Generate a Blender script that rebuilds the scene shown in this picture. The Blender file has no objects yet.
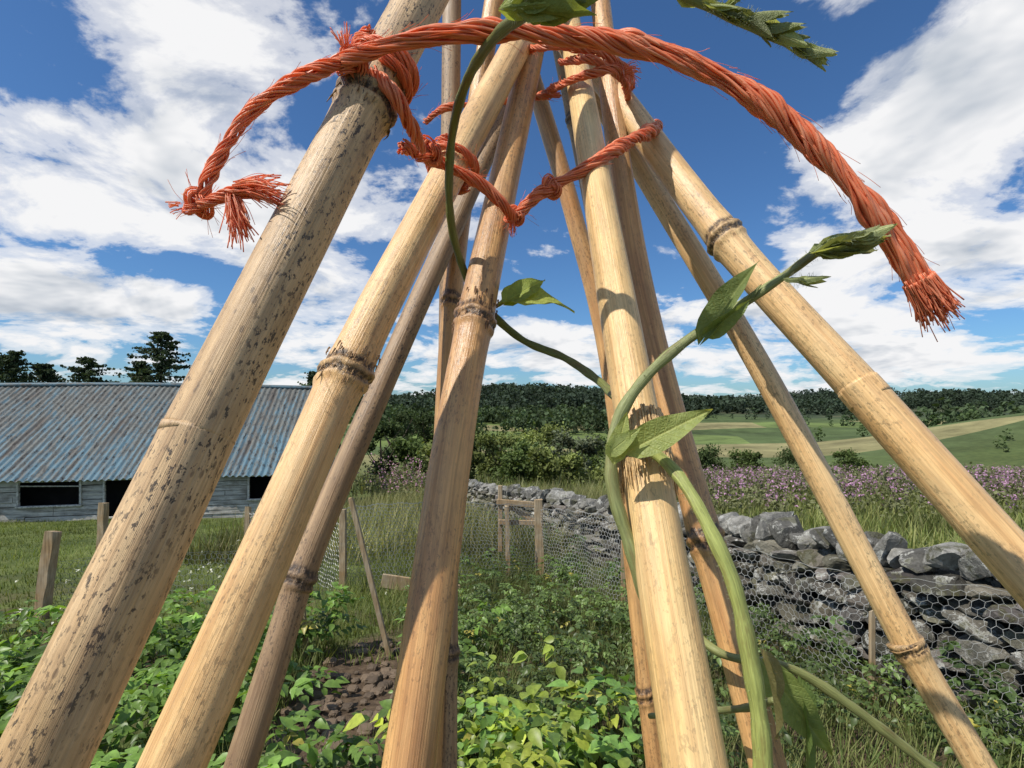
import bpy, bmesh, math, random
import numpy as np
from mathutils import Vector, Matrix
rng=np.random.default_rng(7); random.seed(7)
scene=bpy.context.scene
EYE=1.7
# ---------------------------------------------------------------- helpers
def S(px,py,d):
    """measured bearing -> world metres (station at 0,0,EYE looking +Y)"""
    return np.array([(px-512)/512*d, d, EYE+(405-py)/512*d])
def ground_z(x,y):
    x=np.asarray(x,float); y=np.asarray(y,float)
    z=np.interp(y,[-200,0,60,80,105,150,300,450,600,900,1500,4000],
                  [10,.2,-6.88,-8.7,-9.8,-9.9,-6.3,-2.5,1.0,2,-4,-40])
    z=z+11.5*np.exp(-(((x-142)/44)**2+((y-118)/40)**2))
    far=np.clip((y-300)/270,0,1)
    z=z+far*13*np.exp(-((x-10)/140)**2)+far*3*np.sin(x/70.0+1)+far*7*np.exp(-((x-430)/110)**2)
    z=z+0.35*np.clip((y-25)/40,0,1)*np.sin(x/11)*np.cos(y/9)
    z=z+0.9*np.clip((y-100)/80,0,1)*np.sin(x/37+y/60)
    return z
def make_mesh(name,V,F,mat=None,smooth=False,attrs=None,link=True):
    V=np.asarray(V,np.float32).reshape(-1,3); F=np.asarray(F,np.int32)
    me=bpy.data.meshes.new(name); k=F.shape[1]; n=F.shape[0]
    me.vertices.add(len(V)); me.vertices.foreach_set('co',V.ravel())
    me.loops.add(n*k); me.loops.foreach_set('vertex_index',F.ravel())
    me.polygons.add(n); me.polygons.foreach_set('loop_start',np.arange(0,n*k,k,dtype=np.int32))
    me.polygons.foreach_set('loop_total',np.full(n,k,np.int32))
    me.polygons.foreach_set('use_smooth',np.full(n,smooth))
    if attrs:
        for an,(typ,data) in attrs.items():
            a=me.attributes.new(an,typ,'POINT')
            data=np.asarray(data,np.float32)
            if typ=='FLOAT_COLOR':
                if data.shape[1]==3: data=np.hstack([data,np.ones((len(data),1),np.float32)])
                a.data.foreach_set('color',data.ravel())
            elif typ=='FLOAT_VECTOR': a.data.foreach_set('vector',data.ravel())
            else: a.data.foreach_set('value',data.ravel())
    me.update(calc_edges=True); me.validate()
    if mat: me.materials.append(mat)
    ob=bpy.data.objects.new(name,me)
    if link: scene.collection.objects.link(ob)
    return ob
class Acc:
    def __init__(s): s.V=[];s.F=[];s.C=[];s.L=[];s.n=0
    def add(s,V,F,C=None,L=None):
        V=np.asarray(V,float).reshape(-1,3); F=np.asarray(F,int)
        if F.shape[1]==4: F=np.vstack([F[:,[0,1,2]],F[:,[0,2,3]]])
        s.V.append(V); s.F.append(F+s.n); s.n+=len(V)
        if C is None: C=(1,1,1)
        C=np.asarray(C,float)
        if C.ndim==1: C=np.tile(C,(len(V),1))
        s.C.append(C)
        s.L.append(np.zeros((len(V),3)) if L is None else L)
    def build(s,name,mat,smooth=False):
        return make_mesh(name,np.vstack(s.V),np.vstack(s.F),mat,smooth,
            {'tint':('FLOAT_COLOR',np.vstack(s.C)),'loc':('FLOAT_VECTOR',np.vstack(s.L))})
def catmull(P,n):
    P=np.asarray(P,float); P=np.vstack([2*P[0]-P[1],P,2*P[-1]-P[-2]])
    m=len(P)-3; seglen=[np.linalg.norm(P[i+2]-P[i+1])**0.5 for i in range(m)]
    out=[]; tot=sum(seglen)
    for i in range(m):
        k=max(3,int(n*seglen[i]/tot)); t=np.linspace(0,1,k,endpoint=False)[:,None]
        a,b,c,d=P[i],P[i+1],P[i+2],P[i+3]
        out.append(.5*((2*b)+(-a+c)*t+(2*a-5*b+4*c-d)*t**2+(-a+3*b-3*c+d)*t**3))
    out.append(P[-2][None]); return np.vstack(out)
def resample(P,n):
    s=np.concatenate([[0],np.cumsum(np.linalg.norm(np.diff(P,axis=0),axis=1))])
    t=np.linspace(0,s[-1],n)
    return np.stack([np.interp(t,s,P[:,i]) for i in range(P.shape[1])],1),t
def frames(P):
    T=np.gradient(P,axis=0); T/=np.linalg.norm(T,axis=1)[:,None]+1e-12
    N=np.zeros_like(P); a=np.array([0,-1,0.]) if abs(T[0][1])<.9 else np.array([1.,0,0])
    n=a-T[0]*a.dot(T[0]); n/=np.linalg.norm(n)
    for i in range(len(P)):
        n=n-T[i]*n.dot(T[i]); n/=np.linalg.norm(n)+1e-12; N[i]=n
    return T,N,np.cross(T,N)
def tube(P,R,sides=8,cap=True):
    P=np.asarray(P,float); n=len(P); R=np.broadcast_to(np.asarray(R,float),(n,)) if np.ndim(R)<2 else R
    T,N,B=frames(P); a=np.linspace(0,2*math.pi,sides,endpoint=False)
    ca,sa=np.cos(a),np.sin(a)
    RR=R[:,None] if R.ndim==1 else R
    V=P[:,None]+(N[:,None]*ca[None,:,None]+B[:,None]*sa[None,:,None])*RR[...,None]
    i=np.arange(n-1)[:,None]*sides; j=np.arange(sides)[None]; j2=(j+1)%sides
    F=np.stack([i+j,i+j2,i+sides+j2,i+sides+j],-1).reshape(-1,4)
    V=V.reshape(-1,3)
    rr=np.broadcast_to(RR,(n,sides))
    s=np.concatenate([[0],np.cumsum(np.linalg.norm(np.diff(P,axis=0),axis=1))])
    L=np.stack([rr*ca,rr*sa,np.broadcast_to(s[:,None],(n,sides))],-1).reshape(-1,3)
    if cap:
        V=np.vstack([V,P[0],P[-1]]); L=np.vstack([L,[0,0,0],[0,0,s[-1]]])
        c0=n*sides; c1=c0+1; jj=np.arange(sides); k=(jj+1)%sides
        f0=np.stack([np.full(sides,c0),k,jj],1); f1=np.stack([np.full(sides,c1),(n-1)*sides+jj,(n-1)*sides+k],1)
        T3=np.vstack([F[:,[0,1,2]],F[:,[0,2,3]],f0,f1])
        return V,T3,L
    return V,F,L
def empty(name):
    e=bpy.data.objects.new(name,None); scene.collection.objects.link(e); return e
# ---------------------------------------------------------------- materials
class NT:
    def __init__(s,tree): s.t=tree; s.t.nodes.clear()
    def n(s,typ,ins=None,**kw):
        nd=s.t.nodes.new(typ)
        for k,v in kw.items(): setattr(nd,k,v)
        if ins:
            for k,v in ins.items():
                sock=nd.inputs[k]
                if isinstance(v,bpy.types.NodeSocket): s.t.links.new(v,sock)
                else: sock.default_value=v
        return nd
    def m(s,op,a,b=0.0,c=0.0,clamp=False):
        nd=s.t.nodes.new('ShaderNodeMath'); nd.operation=op; nd.use_clamp=clamp
        for i,v in enumerate((a,b,c)):
            if isinstance(v,bpy.types.NodeSocket): s.t.links.new(v,nd.inputs[i])
            else: nd.inputs[i].default_value=v
        return nd.outputs[0]
    def ramp(s,fac,stops,interp='LINEAR'):
        nd=s.t.nodes.new('ShaderNodeValToRGB'); nd.color_ramp.interpolation=interp
        cr=nd.color_ramp
        while len(cr.elements)<len(stops): cr.elements.new(0.5)
        for e,(p,c) in zip(cr.elements,stops):
            e.position=p; e.color=(c[0],c[1],c[2],1) if not np.isscalar(c) else (c,c,c,1)
        s.t.links.new(fac,nd.inputs[0]); return nd.outputs[0]
    def mix(s,f,a,b,blend='MIX'):
        nd=s.t.nodes.new('ShaderNodeMix'); nd.data_type='RGBA'; nd.blend_type=blend
        for sock,v in ((nd.inputs[0],f),(nd.inputs[6],a),(nd.inputs[7],b)):
            if isinstance(v,bpy.types.NodeSocket): s.t.links.new(v,sock)
            elif np.isscalar(v): sock.default_value=v
            else: sock.default_value=(v[0],v[1],v[2],1)
        return nd.outputs[2]
    def noise(s,vec,scale,detail=4,rough=.55,dist=0):
        nd=s.n('ShaderNodeTexNoise',{'Vector':vec,'Scale':scale,'Detail':detail,'Roughness':rough,'Distortion':dist})
        return nd.outputs[0]
    def scalev(s,vec,v):
        nd=s.t.nodes.new('ShaderNodeVectorMath'); nd.operation='MULTIPLY'
        s.t.links.new(vec,nd.inputs[0]); nd.inputs[1].default_value=v; return nd.outputs[0]
    def attr(s,name): 
        return s.n('ShaderNodeAttribute',attribute_name=name)
def newmat(name):
    m=bpy.data.materials.new(name); m.use_nodes=True; return m,NT(m.node_tree)
def finish(nt,col,rough=.6,bump=None,bstr=.3,bdist=.002,spec=.4,transl=0,metal=0,tt=(1.5,1.5,.6)):
    ins={'Base Color':col,'Roughness':rough,'Specular IOR Level':spec,'Metallic':metal}
    if bump is not None:
        b=nt.n('ShaderNodeBump',{'Height':bump,'Strength':bstr,'Distance':bdist}); ins['Normal']=b.outputs[0]
    p=nt.n('ShaderNodeBsdfPrincipled',ins); out=p.outputs[0]
    if transl:
        tcol=nt.mix(1.0,col,tt,'MULTIPLY')
        tr=nt.n('ShaderNodeBsdfTranslucent',{'Color':tcol})
        mx=nt.n('ShaderNodeMixShader',{0:transl,1:out,2:tr.outputs[0]}); out=mx.outputs[0]
    nt.n('ShaderNodeOutputMaterial',{'Surface':out})
def leaf_mat(name,transl=.3,rough=.45,spec=.4):
    m,nt=newmat(name); c=nt.attr('tint').outputs['Color']
    g=nt.n('ShaderNodeNewGeometry').outputs['Position']
    nz=nt.noise(g,40,2); col=nt.mix(1.0,c,nt.ramp(nz,[(.3,.75),(.7,1.2)]),'MULTIPLY')
    finish(nt,col,rough,spec=spec,transl=transl); return m
M_leaf=leaf_mat('leaf',.35,.42,.45); M_grass=leaf_mat('grass_blades',.3,.6,.2); M_tree=leaf_mat('tree_leaves',.2,.7,.1)
def bamboo_mat(name,c1,c2,c3,speck,gloss=.38,stain=.5):
    m,nt=newmat(name); L=nt.attr('loc').outputs['Vector']; nd=nt.attr('node').outputs['Fac']
    fib=nt.noise(nt.scalev(L,(1100,1100,12)),1,5,.65)
    fib2=nt.noise(nt.scalev(L,(300,300,5)),1,4,.55)
    blo=nt.noise(nt.scalev(L,(45,45,12)),1,5,.65)
    col=nt.mix(nt.ramp(blo,[(.38,0),(.6,1)]),c1,c2)
    col=nt.mix(nt.m('MULTIPLY',nt.ramp(fib2,[(.42,0),(.68,1)]),.6),col,c3)
    col=nt.mix(.5,col,nt.ramp(fib,[(.3,.45),(.7,1.3)]),'MULTIPLY')
    # grey-brown weathered film in patches
    wf=nt.noise(nt.scalev(L,(80,80,20)),1,6,.7)
    col=nt.mix(nt.m('MULTIPLY',nt.ramp(wf,[(.46,0),(.62,1)]),stain*.7),col,(.24,.155,.085))
    # dark mould specks, two sizes
    sp=nt.noise(nt.scalev(L,(520,520,260)),1,3,.75)
    msk=nt.noise(nt.scalev(L,(50,50,14)),1,3,.6)
    spk=nt.m('MULTIPLY',nt.ramp(sp,[(.55,0),(.60,1)]),nt.ramp(msk,[(.38,0),(.54,1)]))
    col=nt.mix(nt.m('MULTIPLY',spk,speck),col,(.04,.028,.02))
    vo=nt.n('ShaderNodeTexVoronoi',{'Vector':nt.scalev(L,(230,230,115)),'Scale':1.0,'Randomness':1.0}).outputs['Distance']
    vsz=nt.noise(nt.scalev(L,(70,70,25)),1,3,.6)
    dots=nt.ramp(nt.m('SUBTRACT',nt.m('MULTIPLY',vsz,.58),nt.m('ADD',vo,nt.m('MULTIPLY',sp,.12))),[(.08,0),(.15,1)])
    col=nt.mix(nt.m('MULTIPLY',dots,nt.m('MULTIPLY',speck,.6)),col,(.08,.05,.03))
    # long brown weather stains
    st=nt.noise(nt.scalev(L,(120,120,13)),1,6,.75)
    col=nt.mix(nt.m('MULTIPLY',nt.ramp(st,[(.54,0),(.70,1)]),stain),col,(.16,.085,.04))
    st2=nt.noise(nt.scalev(L,(60,60,22)),1,7,.8)
    col=nt.mix(nt.m('MULTIPLY',nt.ramp(st2,[(.60,0),(.67,1)]),stain*.9),col,(.06,.036,.022))
    # node ring
    nm=nt.noise(nt.scalev(L,(420,420,130)),1,4,.75)
    ndark=nt.m('MULTIPLY',nt.ramp(nd,[(.18,0),(.62,1)]),nt.ramp(nm,[(.36,.15),(.54,1)]))
    col=nt.mix(nt.m('MULTIPLY',ndark,.95),col,(.04,.024,.015))
    bh=nt.m('ADD',fib,nt.m('MULTIPLY',fib2,.6))
    bh=nt.m('ADD',bh,nt.m('MULTIPLY',nt.m('MULTIPLY',nm,nd),2.4))
    rg=nt.ramp(blo,[(.3,gloss),(.7,gloss+.2)])
    finish(nt,col,rg,bh,.7,.0007,.55); return m
BM=[bamboo_mat('bamboo_weathered',(.58,.38,.18),(.72,.50,.27),(.38,.22,.10),.9,.40,.52),
    bamboo_mat('bamboo_pale',(.78,.49,.21),(.90,.63,.31),(.58,.31,.12),.45,.32,.32),
    bamboo_mat('bamboo_brown',(.58,.30,.115),(.76,.45,.18),(.34,.155,.055),.45,.25,.45),
    bamboo_mat('bamboo_straw',(.78,.52,.21),(.90,.64,.30),(.62,.35,.13),.3,.32,.28),
    bamboo_mat('bamboo_grey',(.33,.215,.115),(.46,.31,.17),(.21,.125,.065),.8,.46,.55)]
# ---------------------------------------------------------------- canes
def cane(pts,dtop,dbot,diam,mat,nodes,topext=.22,seed=0,nstr=1.0):
    r=np.random.default_rng(seed); diam=diam*.90
    y0,y1=pts[0][1],pts[-1][1]
    W=[]
    for (x,y) in pts:
        t=(y-y0)/(y1-y0); d=1/((1-t)/dtop+t/dbot); W.append(S(x,y,d))
    W=np.array(W)
    dt=W[0]-W[1]; dt/=np.linalg.norm(dt); W0=W[0]+dt*topext
    db=W[-1]-W[-2]; db/=np.linalg.norm(db)
    k=(W[-1][2]-(-.02))/(-db[2]); Wn=W[-1]+db*k
    P=catmull(np.vstack([W0,W,W[-1]+db*k*.5,Wn]),500)
    tot=np.linalg.norm(np.diff(P,axis=0),axis=1).sum()
    P,s=resample(P,int(tot/.0016))
    py=405-(P[:,2]-EYE)/np.maximum(P[:,1],.02)*512
    ns=[]
    valid=P[:,1]>.08
    for ny in nodes:
        i=np.argmin(np.where(valid,np.abs(py-ny),1e9)); ns.append(s[i])
    last=max(ns) if ns else r.uniform(.1,.3)
    if not ns: ns.append(last)
    last+=.12
    while last<tot: last+=r.uniform(.26,.36); ns.append(last)
    R=diam/2*(1+.10*(s-tot*.25)/tot)
    sides=40; a=np.linspace(0,2*math.pi,sides,endpoint=False)
    f=np.zeros((len(s),sides)); nodeatt=np.zeros((len(s),sides))
    for q in ns:
        tilt=r.uniform(-.0022,.0022)*np.cos(a+r.random()*6)+.0009*np.sin(a*3+r.random()*6)+.0005*np.sin(a*7+r.random()*6)
        d=(s-q)[:,None]-tilt[None]
        f+=.17*np.exp(-(d/.0022)**2)+.11*np.exp(-((d-.0068)/.0024)**2)-.09*np.exp(-((d-.0038)/.0011)**2)+.09*np.exp(-(d/.014)**2)-.03*np.exp(-((d+.0045)/.002)**2)
        nodeatt=np.maximum(nodeatt,.85*np.exp(-((d-.0038)/.0016)**2)+.6*np.exp(-((d+.004)/.0018)**2)+.38*np.exp(-(d/.010)**2))
    wob=1+.018*np.sin(2*a[None]+s[:,None]*3+seed)+.012*np.sin(3*a[None]-s[:,None]*9)+.010*np.sin(s[:,None]*37+seed)
    jag=(r.random((len(s),sides))-.5)*.12*np.clip(nodeatt-.1,0,1)
    RR=R[:,None]*(1+f+jag)*wob
    V,F,L=tube(P,RR,sides)
    L=L+np.array([seed*.37,seed*.11,seed*1.7])
    na=np.concatenate([nodeatt.ravel()*nstr,[0,0]])
    ob=make_mesh('bamboo_cane',V,F,mat,True,{'loc':('FLOAT_VECTOR',L),'node':('FLOAT',na)})
    return P,R,ob,py
C={};CO={}
def K(i,*a,**k): P,R,ob,py=cane(*a,seed=i,**k); C[i]=P; CO[i]=(P,R,ob,py)
K(1,[(421,0),(366,105),(213,405),(52,740)],.27,.155,.0280,BM[0],[103])
K(2,[(515,50),(432,205),(345,375),(184,740)],.40,.195,.0255,BM[1],[372])
K(3,[(470,190),(400,345),(305,565),(240,768)],.46,.30,.020,BM[4],[577])
K(4,[(530,60),(500,200),(475,320),(452,450),(408,768)],.43,.205,.0235,BM[2],[318])
K(5,[(452,0),(449,300),(446,768)],.50,.41,.020,BM[4],[650])
K(6,[(494,0),(472,140),(450,330),(430,768)],.49,.40,.020,BM[2],[300])
K(7,[(572,40),(602,215),(634,400),(695,768)],.44,.165,.0225,BM[3],[454])
K(8,[(600,0),(622,180),(655,350),(768,768)],.48,.27,.0205,BM[2],[60])
K(9,[(530,70),(575,220),(612,380),(657,768)],.54,.43,.020,BM[2],[690])
K(10,[(575,60),(642,170),(762,370),(905,640),(980,768)],.50,.33,.0205,BM[1],[643])
K(11,[(608,85),(725,238),(862,390),(1010,555)],.45,.25,.0255,BM[1],[238])
K(12,[(560,50),(598,240),(630,420),(690,768)],.60,.52,.019,BM[4],[120])
def splinters(ci,ny,n,col,l0):
    P,R,ob,py=CO[ci]; i=int(np.argmin(np.where(P[:,1]>.08,np.abs(py-ny),1e9))); T,N,B=frames(P); a_=Acc()
    for _ in range(n):
        a=rng.random()*6.283; j=i+rng.integers(-9,6); d=N[j]*math.cos(a)+B[j]*math.sin(a)
        p=P[j]+d*R[j]*1.13; l=l0*rng.uniform(.3,1)
        q=catmull([p,p+T[j]*l*.5+d*R[j]*.03,p+T[j]*l+d*R[j]*rng.uniform(-.05,.12)],6)
        rr=np.interp(np.linspace(0,1,len(q)),[0,1],[.0006,.00015]); V,F,L=tube(q,rr,4)
        a_.add(V,F,np.array(col)*rng.uniform(.6,1.2),L)
    o=a_.build('sheath_fibres',M_fib,True); o.parent=ob
m,nt=newmat('dry_fibre'); finish(nt,nt.mix(1.0,nt.attr('tint').outputs['Color'],nt.ramp(nt.noise(nt.n('ShaderNodeNewGeometry').outputs['Position'],900,3),[(.3,.6),(.7,1.2)]),'MULTIPLY'),.7); M_fib=m
splinters(7,446,380,(.68,.46,.22),.022); splinters(2,372,70,(.35,.22,.11),.006); splinters(1,103,70,(.25,.16,.08),.006); splinters(4,318,50,(.22,.12,.06),.006)
# ---------------------------------------------------------------- twine
m,nt=newmat('orange_polypropylene')
t=nt.attr('tint').outputs['Color']; L=nt.attr('loc').outputs['Vector']
nz=nt.noise(nt.scalev(L,(2500,2500,120)),1,3,.6)
finish(nt,nt.mix(1.0,t,nt.ramp(nz,[(.3,.88),(.7,1.15)]),'MULTIPLY'),.36,nz,.3,.0003,.5,transl=.46,tt=(1.0,1.1,1.0)); M_tw=m
ORG=np.array([.98,.33,.16])
tw=Acc()
def fibre_tube(P,r,sides=5,col=None):
    c=ORG*(.90+.2*rng.random()) if col is None else col
    c=c+np.array([.0,.14,.12])*rng.random()**2
    V,F,L=tube(P,r,sides); tw.add(V,F,np.clip(c,0,1),L+rng.random(3))
def rope(P,R,n=None,strands=2,fib=16,twist=None,flat=.72):
    """loosely laid film-fibre twine: two flattish yarns of many fine filaments"""
    P=catmull(P,500); tot=np.linalg.norm(np.diff(P,axis=0),axis=1).sum()
    if n is None: n=max(40,int(tot/.0016))
    P,s=resample(P,n); T,N,B=frames(P)
    R=np.interp(np.linspace(0,1,n),np.linspace(0,1,len(np.atleast_1d(R))),np.atleast_1d(R)) if np.ndim(R) else np.full(n,R)
    R=R*.75
    pitch=(twist or 15)*R.mean()
    wander=1+.15*np.sin(s*95+rng.random()*6)+.11*np.sin(s*210+rng.random()*6)
    for k in range(strands):
        ph=2*math.pi*k/strands+s/pitch*2*math.pi+.6*np.sin(s*60)
        rs=.68*R*wander
        e1=N*np.cos(ph)[:,None]+B*np.sin(ph)[:,None]; e2=-N*np.sin(ph)[:,None]+B*np.cos(ph)[:,None]
        cpos=P+e1*(R*.33)[:,None]
        for j in range(fib):
            rad=rs*(.80 if j>=fib//4 else .35)
            ph2=2*math.pi*j/(fib-fib//4)+s/pitch*2*math.pi*.55+rng.random()*.5+.3*np.sin(s*rng.uniform(40,160)+rng.random()*6)
            wob=1+.20*np.sin(s*rng.uniform(80,400)+rng.random()*6)
            q=cpos+(e1*(np.cos(ph2)*flat)[:,None]+e2*(np.sin(ph2)*1.12)[:,None])*(rad*wob)[:,None]
            fibre_tube(q,rs*rng.uniform(.15,.25),4)
    for _ in range(int(tot/.0022)):
        i=rng.integers(2,n-4); a=rng.random()*6.28
        d=N[i]*math.cos(a)+B[i]*math.sin(a); p0=P[i]+d*R[i]*.9
        l=rng.uniform(.002,.013); e=p0+T[i]*l+d*l*rng.uniform(.05,.5)
        fibre_tube(catmull([p0,p0+T[i]*l*.5+d*l*.1,e],6),.00010,3)
    return P
def fray(p,dirv,R,length,nf=45,spread=.5,droop=.25,rr_=(.00010,.00034)):
    dirv=np.array(dirv,float); dirv/=np.linalg.norm(dirv)
    for _ in range(nf):
        o=rng.normal(size=3); o-=dirv*o.dot(dirv); o/=np.linalg.norm(o)
        rr=R*math.sqrt(rng.random()); l=length*rng.uniform(.5,1.05)*(1.15-.3*rr/R)
        a=p+o*rr; d=dirv+o*spread*rng.random()**1.5
        b=a+d*l*.5+rng.normal(size=3)*l*.03; c=a+d*l+np.array([0,0,-droop*l*rng.random()])+rng.normal(size=3)*l*.06
        fibre_tube(catmull([a,b,c],10),rng.uniform(*rr_),4)
def knot(c,size,R,ax=(0,1,0),fib=9):
    ax=np.array(ax,float); ax/=np.linalg.norm(ax)
    u=np.cross(ax,[0,0,1.]); u/=np.linalg.norm(u); v=np.cross(ax,u)
    t=np.linspace(0,2*math.pi,15)[:-1]+.2
    x=(np.sin(t)+2*np.sin(2*t))/3; y=(np.cos(t)-2*np.cos(2*t))/3; z=-np.sin(3*t)*.55
    P=c+size*(x[:,None]*u+y[:,None]*v+z[:,None]*ax)
    rope(P,R,fib=fib)
def around(ci,py,rad,turns=1.0,pitch=.004,phase=0):
    P=C[ci]; q=CO[ci][3]
    i=int(np.argmin(np.abs(q-py)+np.where(P[:,1]>.1,0,1e6))); T,N,B=frames(P)
    a=np.linspace(0,2*math.pi*turns,max(8,int(14*turns)))+phase
    return P[i]+T[i]*((a-a.mean())[:,None]*pitch)+rad*(N[i]*np.cos(a)[:,None]+B[i]*np.sin(a)[:,None])
rope([S(203,198,.215),S(211,172,.215),S(250,112,.22),S(298,80,.222),S(343,60,.226)],[.0042,.0044,.0048],fib=15)
knot(S(198,204,.215),.0048,.0038)
rope([S(200,206,.212),S(222,196,.21),S(244,190,.21)],[.0040,.0036])
fray(S(236,190,.21),(1,0,.05),.0034,.020,130,.35,.3)
fray(S(232,196,.21),(.30,-.1,-.9),.0028,.019,90,.3,.1)
fray(S(180,208,.212),(-1,0,-.1),.003,.004,18)
rope([S(343,62,.226),S(380,48,.224),S(430,36,.222),S(490,31,.22),S(560,35,.215),S(640,46,.21),S(705,70,.205),S(765,104,.20),S(820,153,.197),S(862,198,.195),S(893,240,.195),S(914,272,.195),S(930,297,.195)],[.0050,.0058,.0060,.0060,.0062,.0064,.0066],fib=24,twist=26)
fray(S(918,279,.195),(.52,0,-.80),.0054,.0170,420,.12,.05)
fray(S(915,275,.195),(.50,0,-.80),.0054,.0215,70,.25,.1)
rope(around(1,72,.0150,1.9,.0011,.4),.0046)
knot(S(352,64,.230),.0058,.0040)
fray(S(346,48,.225),(-.1,-.3,1),.002,.008,30,.8,0)
rope([S(372,72,.234),S(394,94,.234),S(409,122,.245),S(422,150,.27)],.0048)
rope([S(402,146,.275),S(425,156,.29),S(455,170,.30),S(482,185,.310),S(503,205,.315),S(513,218,.325)],[.0058,.0056,.0052])
knot(S(428,152,.285),.0060,.0044)
rope(around(2,165,.0155,1.6,.0013,.4),.0044)
knot(S(514,216,.326),.0050,.0037)
fray(S(512,222,.325),(0,-.2,-1),.002,.010,24,.3,0)
rope([S(517,216,.325),S(532,200,.325),S(550,187,.325),S(580,172,.325),S(612,152,.332),S(638,137,.36),S(653,130,.39),S(655,127,.43),S(635,128,.47)],[.0052,.0064,.0074,.0072,.0062],fib=18)
knot(S(550,188,.325),.0056,.0043)
rope([S(520,52,.42),S(550,45,.375),S(590,50,.37),S(615,62,.38),S(630,76,.41),S(627,90,.45),S(600,92,.5)],.0050)
rope([S(540,96,.47),S(562,84,.385),S(590,74,.37),S(618,70,.38),S(632,86,.43)],.0046)
rope([S(560,62,.385),S(592,60,.365),S(622,80,.39),S(628,98,.42)],.0042)
fray(S(625,72,.38),(1,-.2,.3),.003,.012,30,.6,.4)
rope([S(425,122,.42),S(445,108,.40),S(480,104,.41),S(520,100,.42),S(560,95,.44)],.0038)
tw.build('orange_twine',M_tw,True)
# ---------------------------------------------------------------- climbing bean
def hero_leaf(acc,base,tip,width,up,col,curl=.15,fold=.25,nu=13,nv=9,seed=0):
    base=np.array(base,float); tip=np.array(tip,float); up=np.array(up,float)
    d=tip-base; Ln=np.linalg.norm(d); d/=Ln; sd=np.cross(d,up); sd/=np.linalg.norm(sd); n=np.cross(sd,d)
    t=np.linspace(0,1,nu); prof=(np.sin(np.pi*t**.62)**.85)*(1-.25*t); prof[0]=.03; prof[-1]=.0
    v=np.linspace(-1,1,nv)
    X=base+d*(t*Ln)[:,None]; V=[];Lc=[]
    for i in range(nu):
        for j in range(nv):
            w=prof[i]*width*.5*v[j]
            h=abs(v[j])*prof[i]*width*.5*fold + curl*Ln*(-(t[i]-.35)**2) + .06*width*math.sin(9*t[i]+seed)*abs(v[j])**2*np.sign(v[j])
            h+=.03*width*math.cos(t[i]*22-abs(v[j])*4)*prof[i]*min(1,abs(v[j])*3)
            back=-.15*Ln*abs(v[j])*(1-t[i])**4
            V.append(X[i]+sd*w+n*h+d*back); Lc.append((v[j]*prof[i]*.5*width/Ln,t[i],0))
    F=[[i*nv+j,i*nv+j+1,(i+1)*nv+j+1,(i+1)*nv+j] for i in range(nu-1) for j in range(nv-1)]
    acc.add(V,F,col,np.array(Lc))
m,nt=newmat('bean_leaf'); t=nt.attr('tint').outputs['Color']; L=nt.attr('loc').outputs['Vector']
sx=nt.n('ShaderNodeSeparateXYZ',{0:L}); ax=nt.m('ABSOLUTE',sx.outputs[0])
ph=nt.m('SUBTRACT',sx.outputs[1],nt.m('MULTIPLY',ax,.9)); w=nt.m('ABSOLUTE',nt.m('SINE',nt.m('MULTIPLY',ph,24)))
vein=nt.m('MAXIMUM',nt.ramp(w,[(0,1),(.16,0)]),nt.ramp(ax,[(0,1),(.022,0)]))
net=nt.n('ShaderNodeTexVoronoi',{'Vector':L,'Scale':28.0},feature='DISTANCE_TO_EDGE').outputs[0]
col=nt.mix(nt.m('MULTIPLY',vein,.5),t,nt.mix(1.0,t,(1.7,1.5,1.6),'MULTIPLY'))
col=nt.mix(.5,col,nt.ramp(nt.noise(L,9,4),[(.3,.65),(.7,1.25)]),'MULTIPLY')
hh=nt.m('ADD',nt.m('MULTIPLY',vein,-1.0),nt.m('MULTIPLY',net,1.2))
finish(nt,col,.5,hh,.5,.0008,.35,transl=.38,tt=(1.5,1.4,.6)); M_bl=m
m,nt=newmat('bean_stem'); t=nt.attr('tint').outputs['Color']; L=nt.attr('loc').outputs['Vector']
n1=nt.noise(nt.scalev(L,(1300,1300,40)),1,4,.7); n2=nt.noise(nt.scalev(L,(300,300,50)),1,4,.7)
col=nt.mix(.85,t,nt.ramp(n1,[(.3,.5),(.7,1.35)]),'MULTIPLY'); col=nt.mix(nt.ramp(n2,[(.50,0),(.68,.65)]),col,(.17,.10,.035))
finish(nt,col,.45,n1,.8,.0006,.4,transl=.10); M_bs=m
vs=Acc(); vl=Acc()
G1=(.38,.42,.12); G2=(.19,.21,.06); GL=(.32,.38,.12); GD=(.18,.23,.075); G3=(.28,.31,.12)
def hairs(P,R,n,l=.0013,col=(.42,.48,.25)):
    T,N,B=frames(P)
    for _ in range(n):
        i=rng.integers(1,len(P)-1); a=rng.random()*6.28; d=N[i]*math.cos(a)+B[i]*math.sin(a)
        p=P[i]+d*R*.9; V,F,L=tube(np.array([p,p+d*l*rng.uniform(.4,1.1)+T[i]*l*.3*rng.normal()]),[.00007,.00003],3); vs.add(V,F,col,L)
def stem(pts,R,col,n=160,hair=0,sc=.66):
    P=catmull([S(*p) for p in pts],n); P,s=resample(P,n); R=np.array(R)*sc
    Rr=np.interp(np.linspace(0,1,n),np.linspace(0,1,len(R)),R)*(1+.07*np.sin(s*180)+.05*np.sin(s*410))
    sides=14; a=np.linspace(0,2*math.pi,sides,endpoint=False)
    RR=Rr[:,None]*(1+.07*np.cos(3*a[None]+s[:,None]*30))
    V,F,L=tube(P,RR,sides); vs.add(V,F,col,L)
    if hair: hairs(P,np.mean(R),hair*2)
    return P
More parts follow.
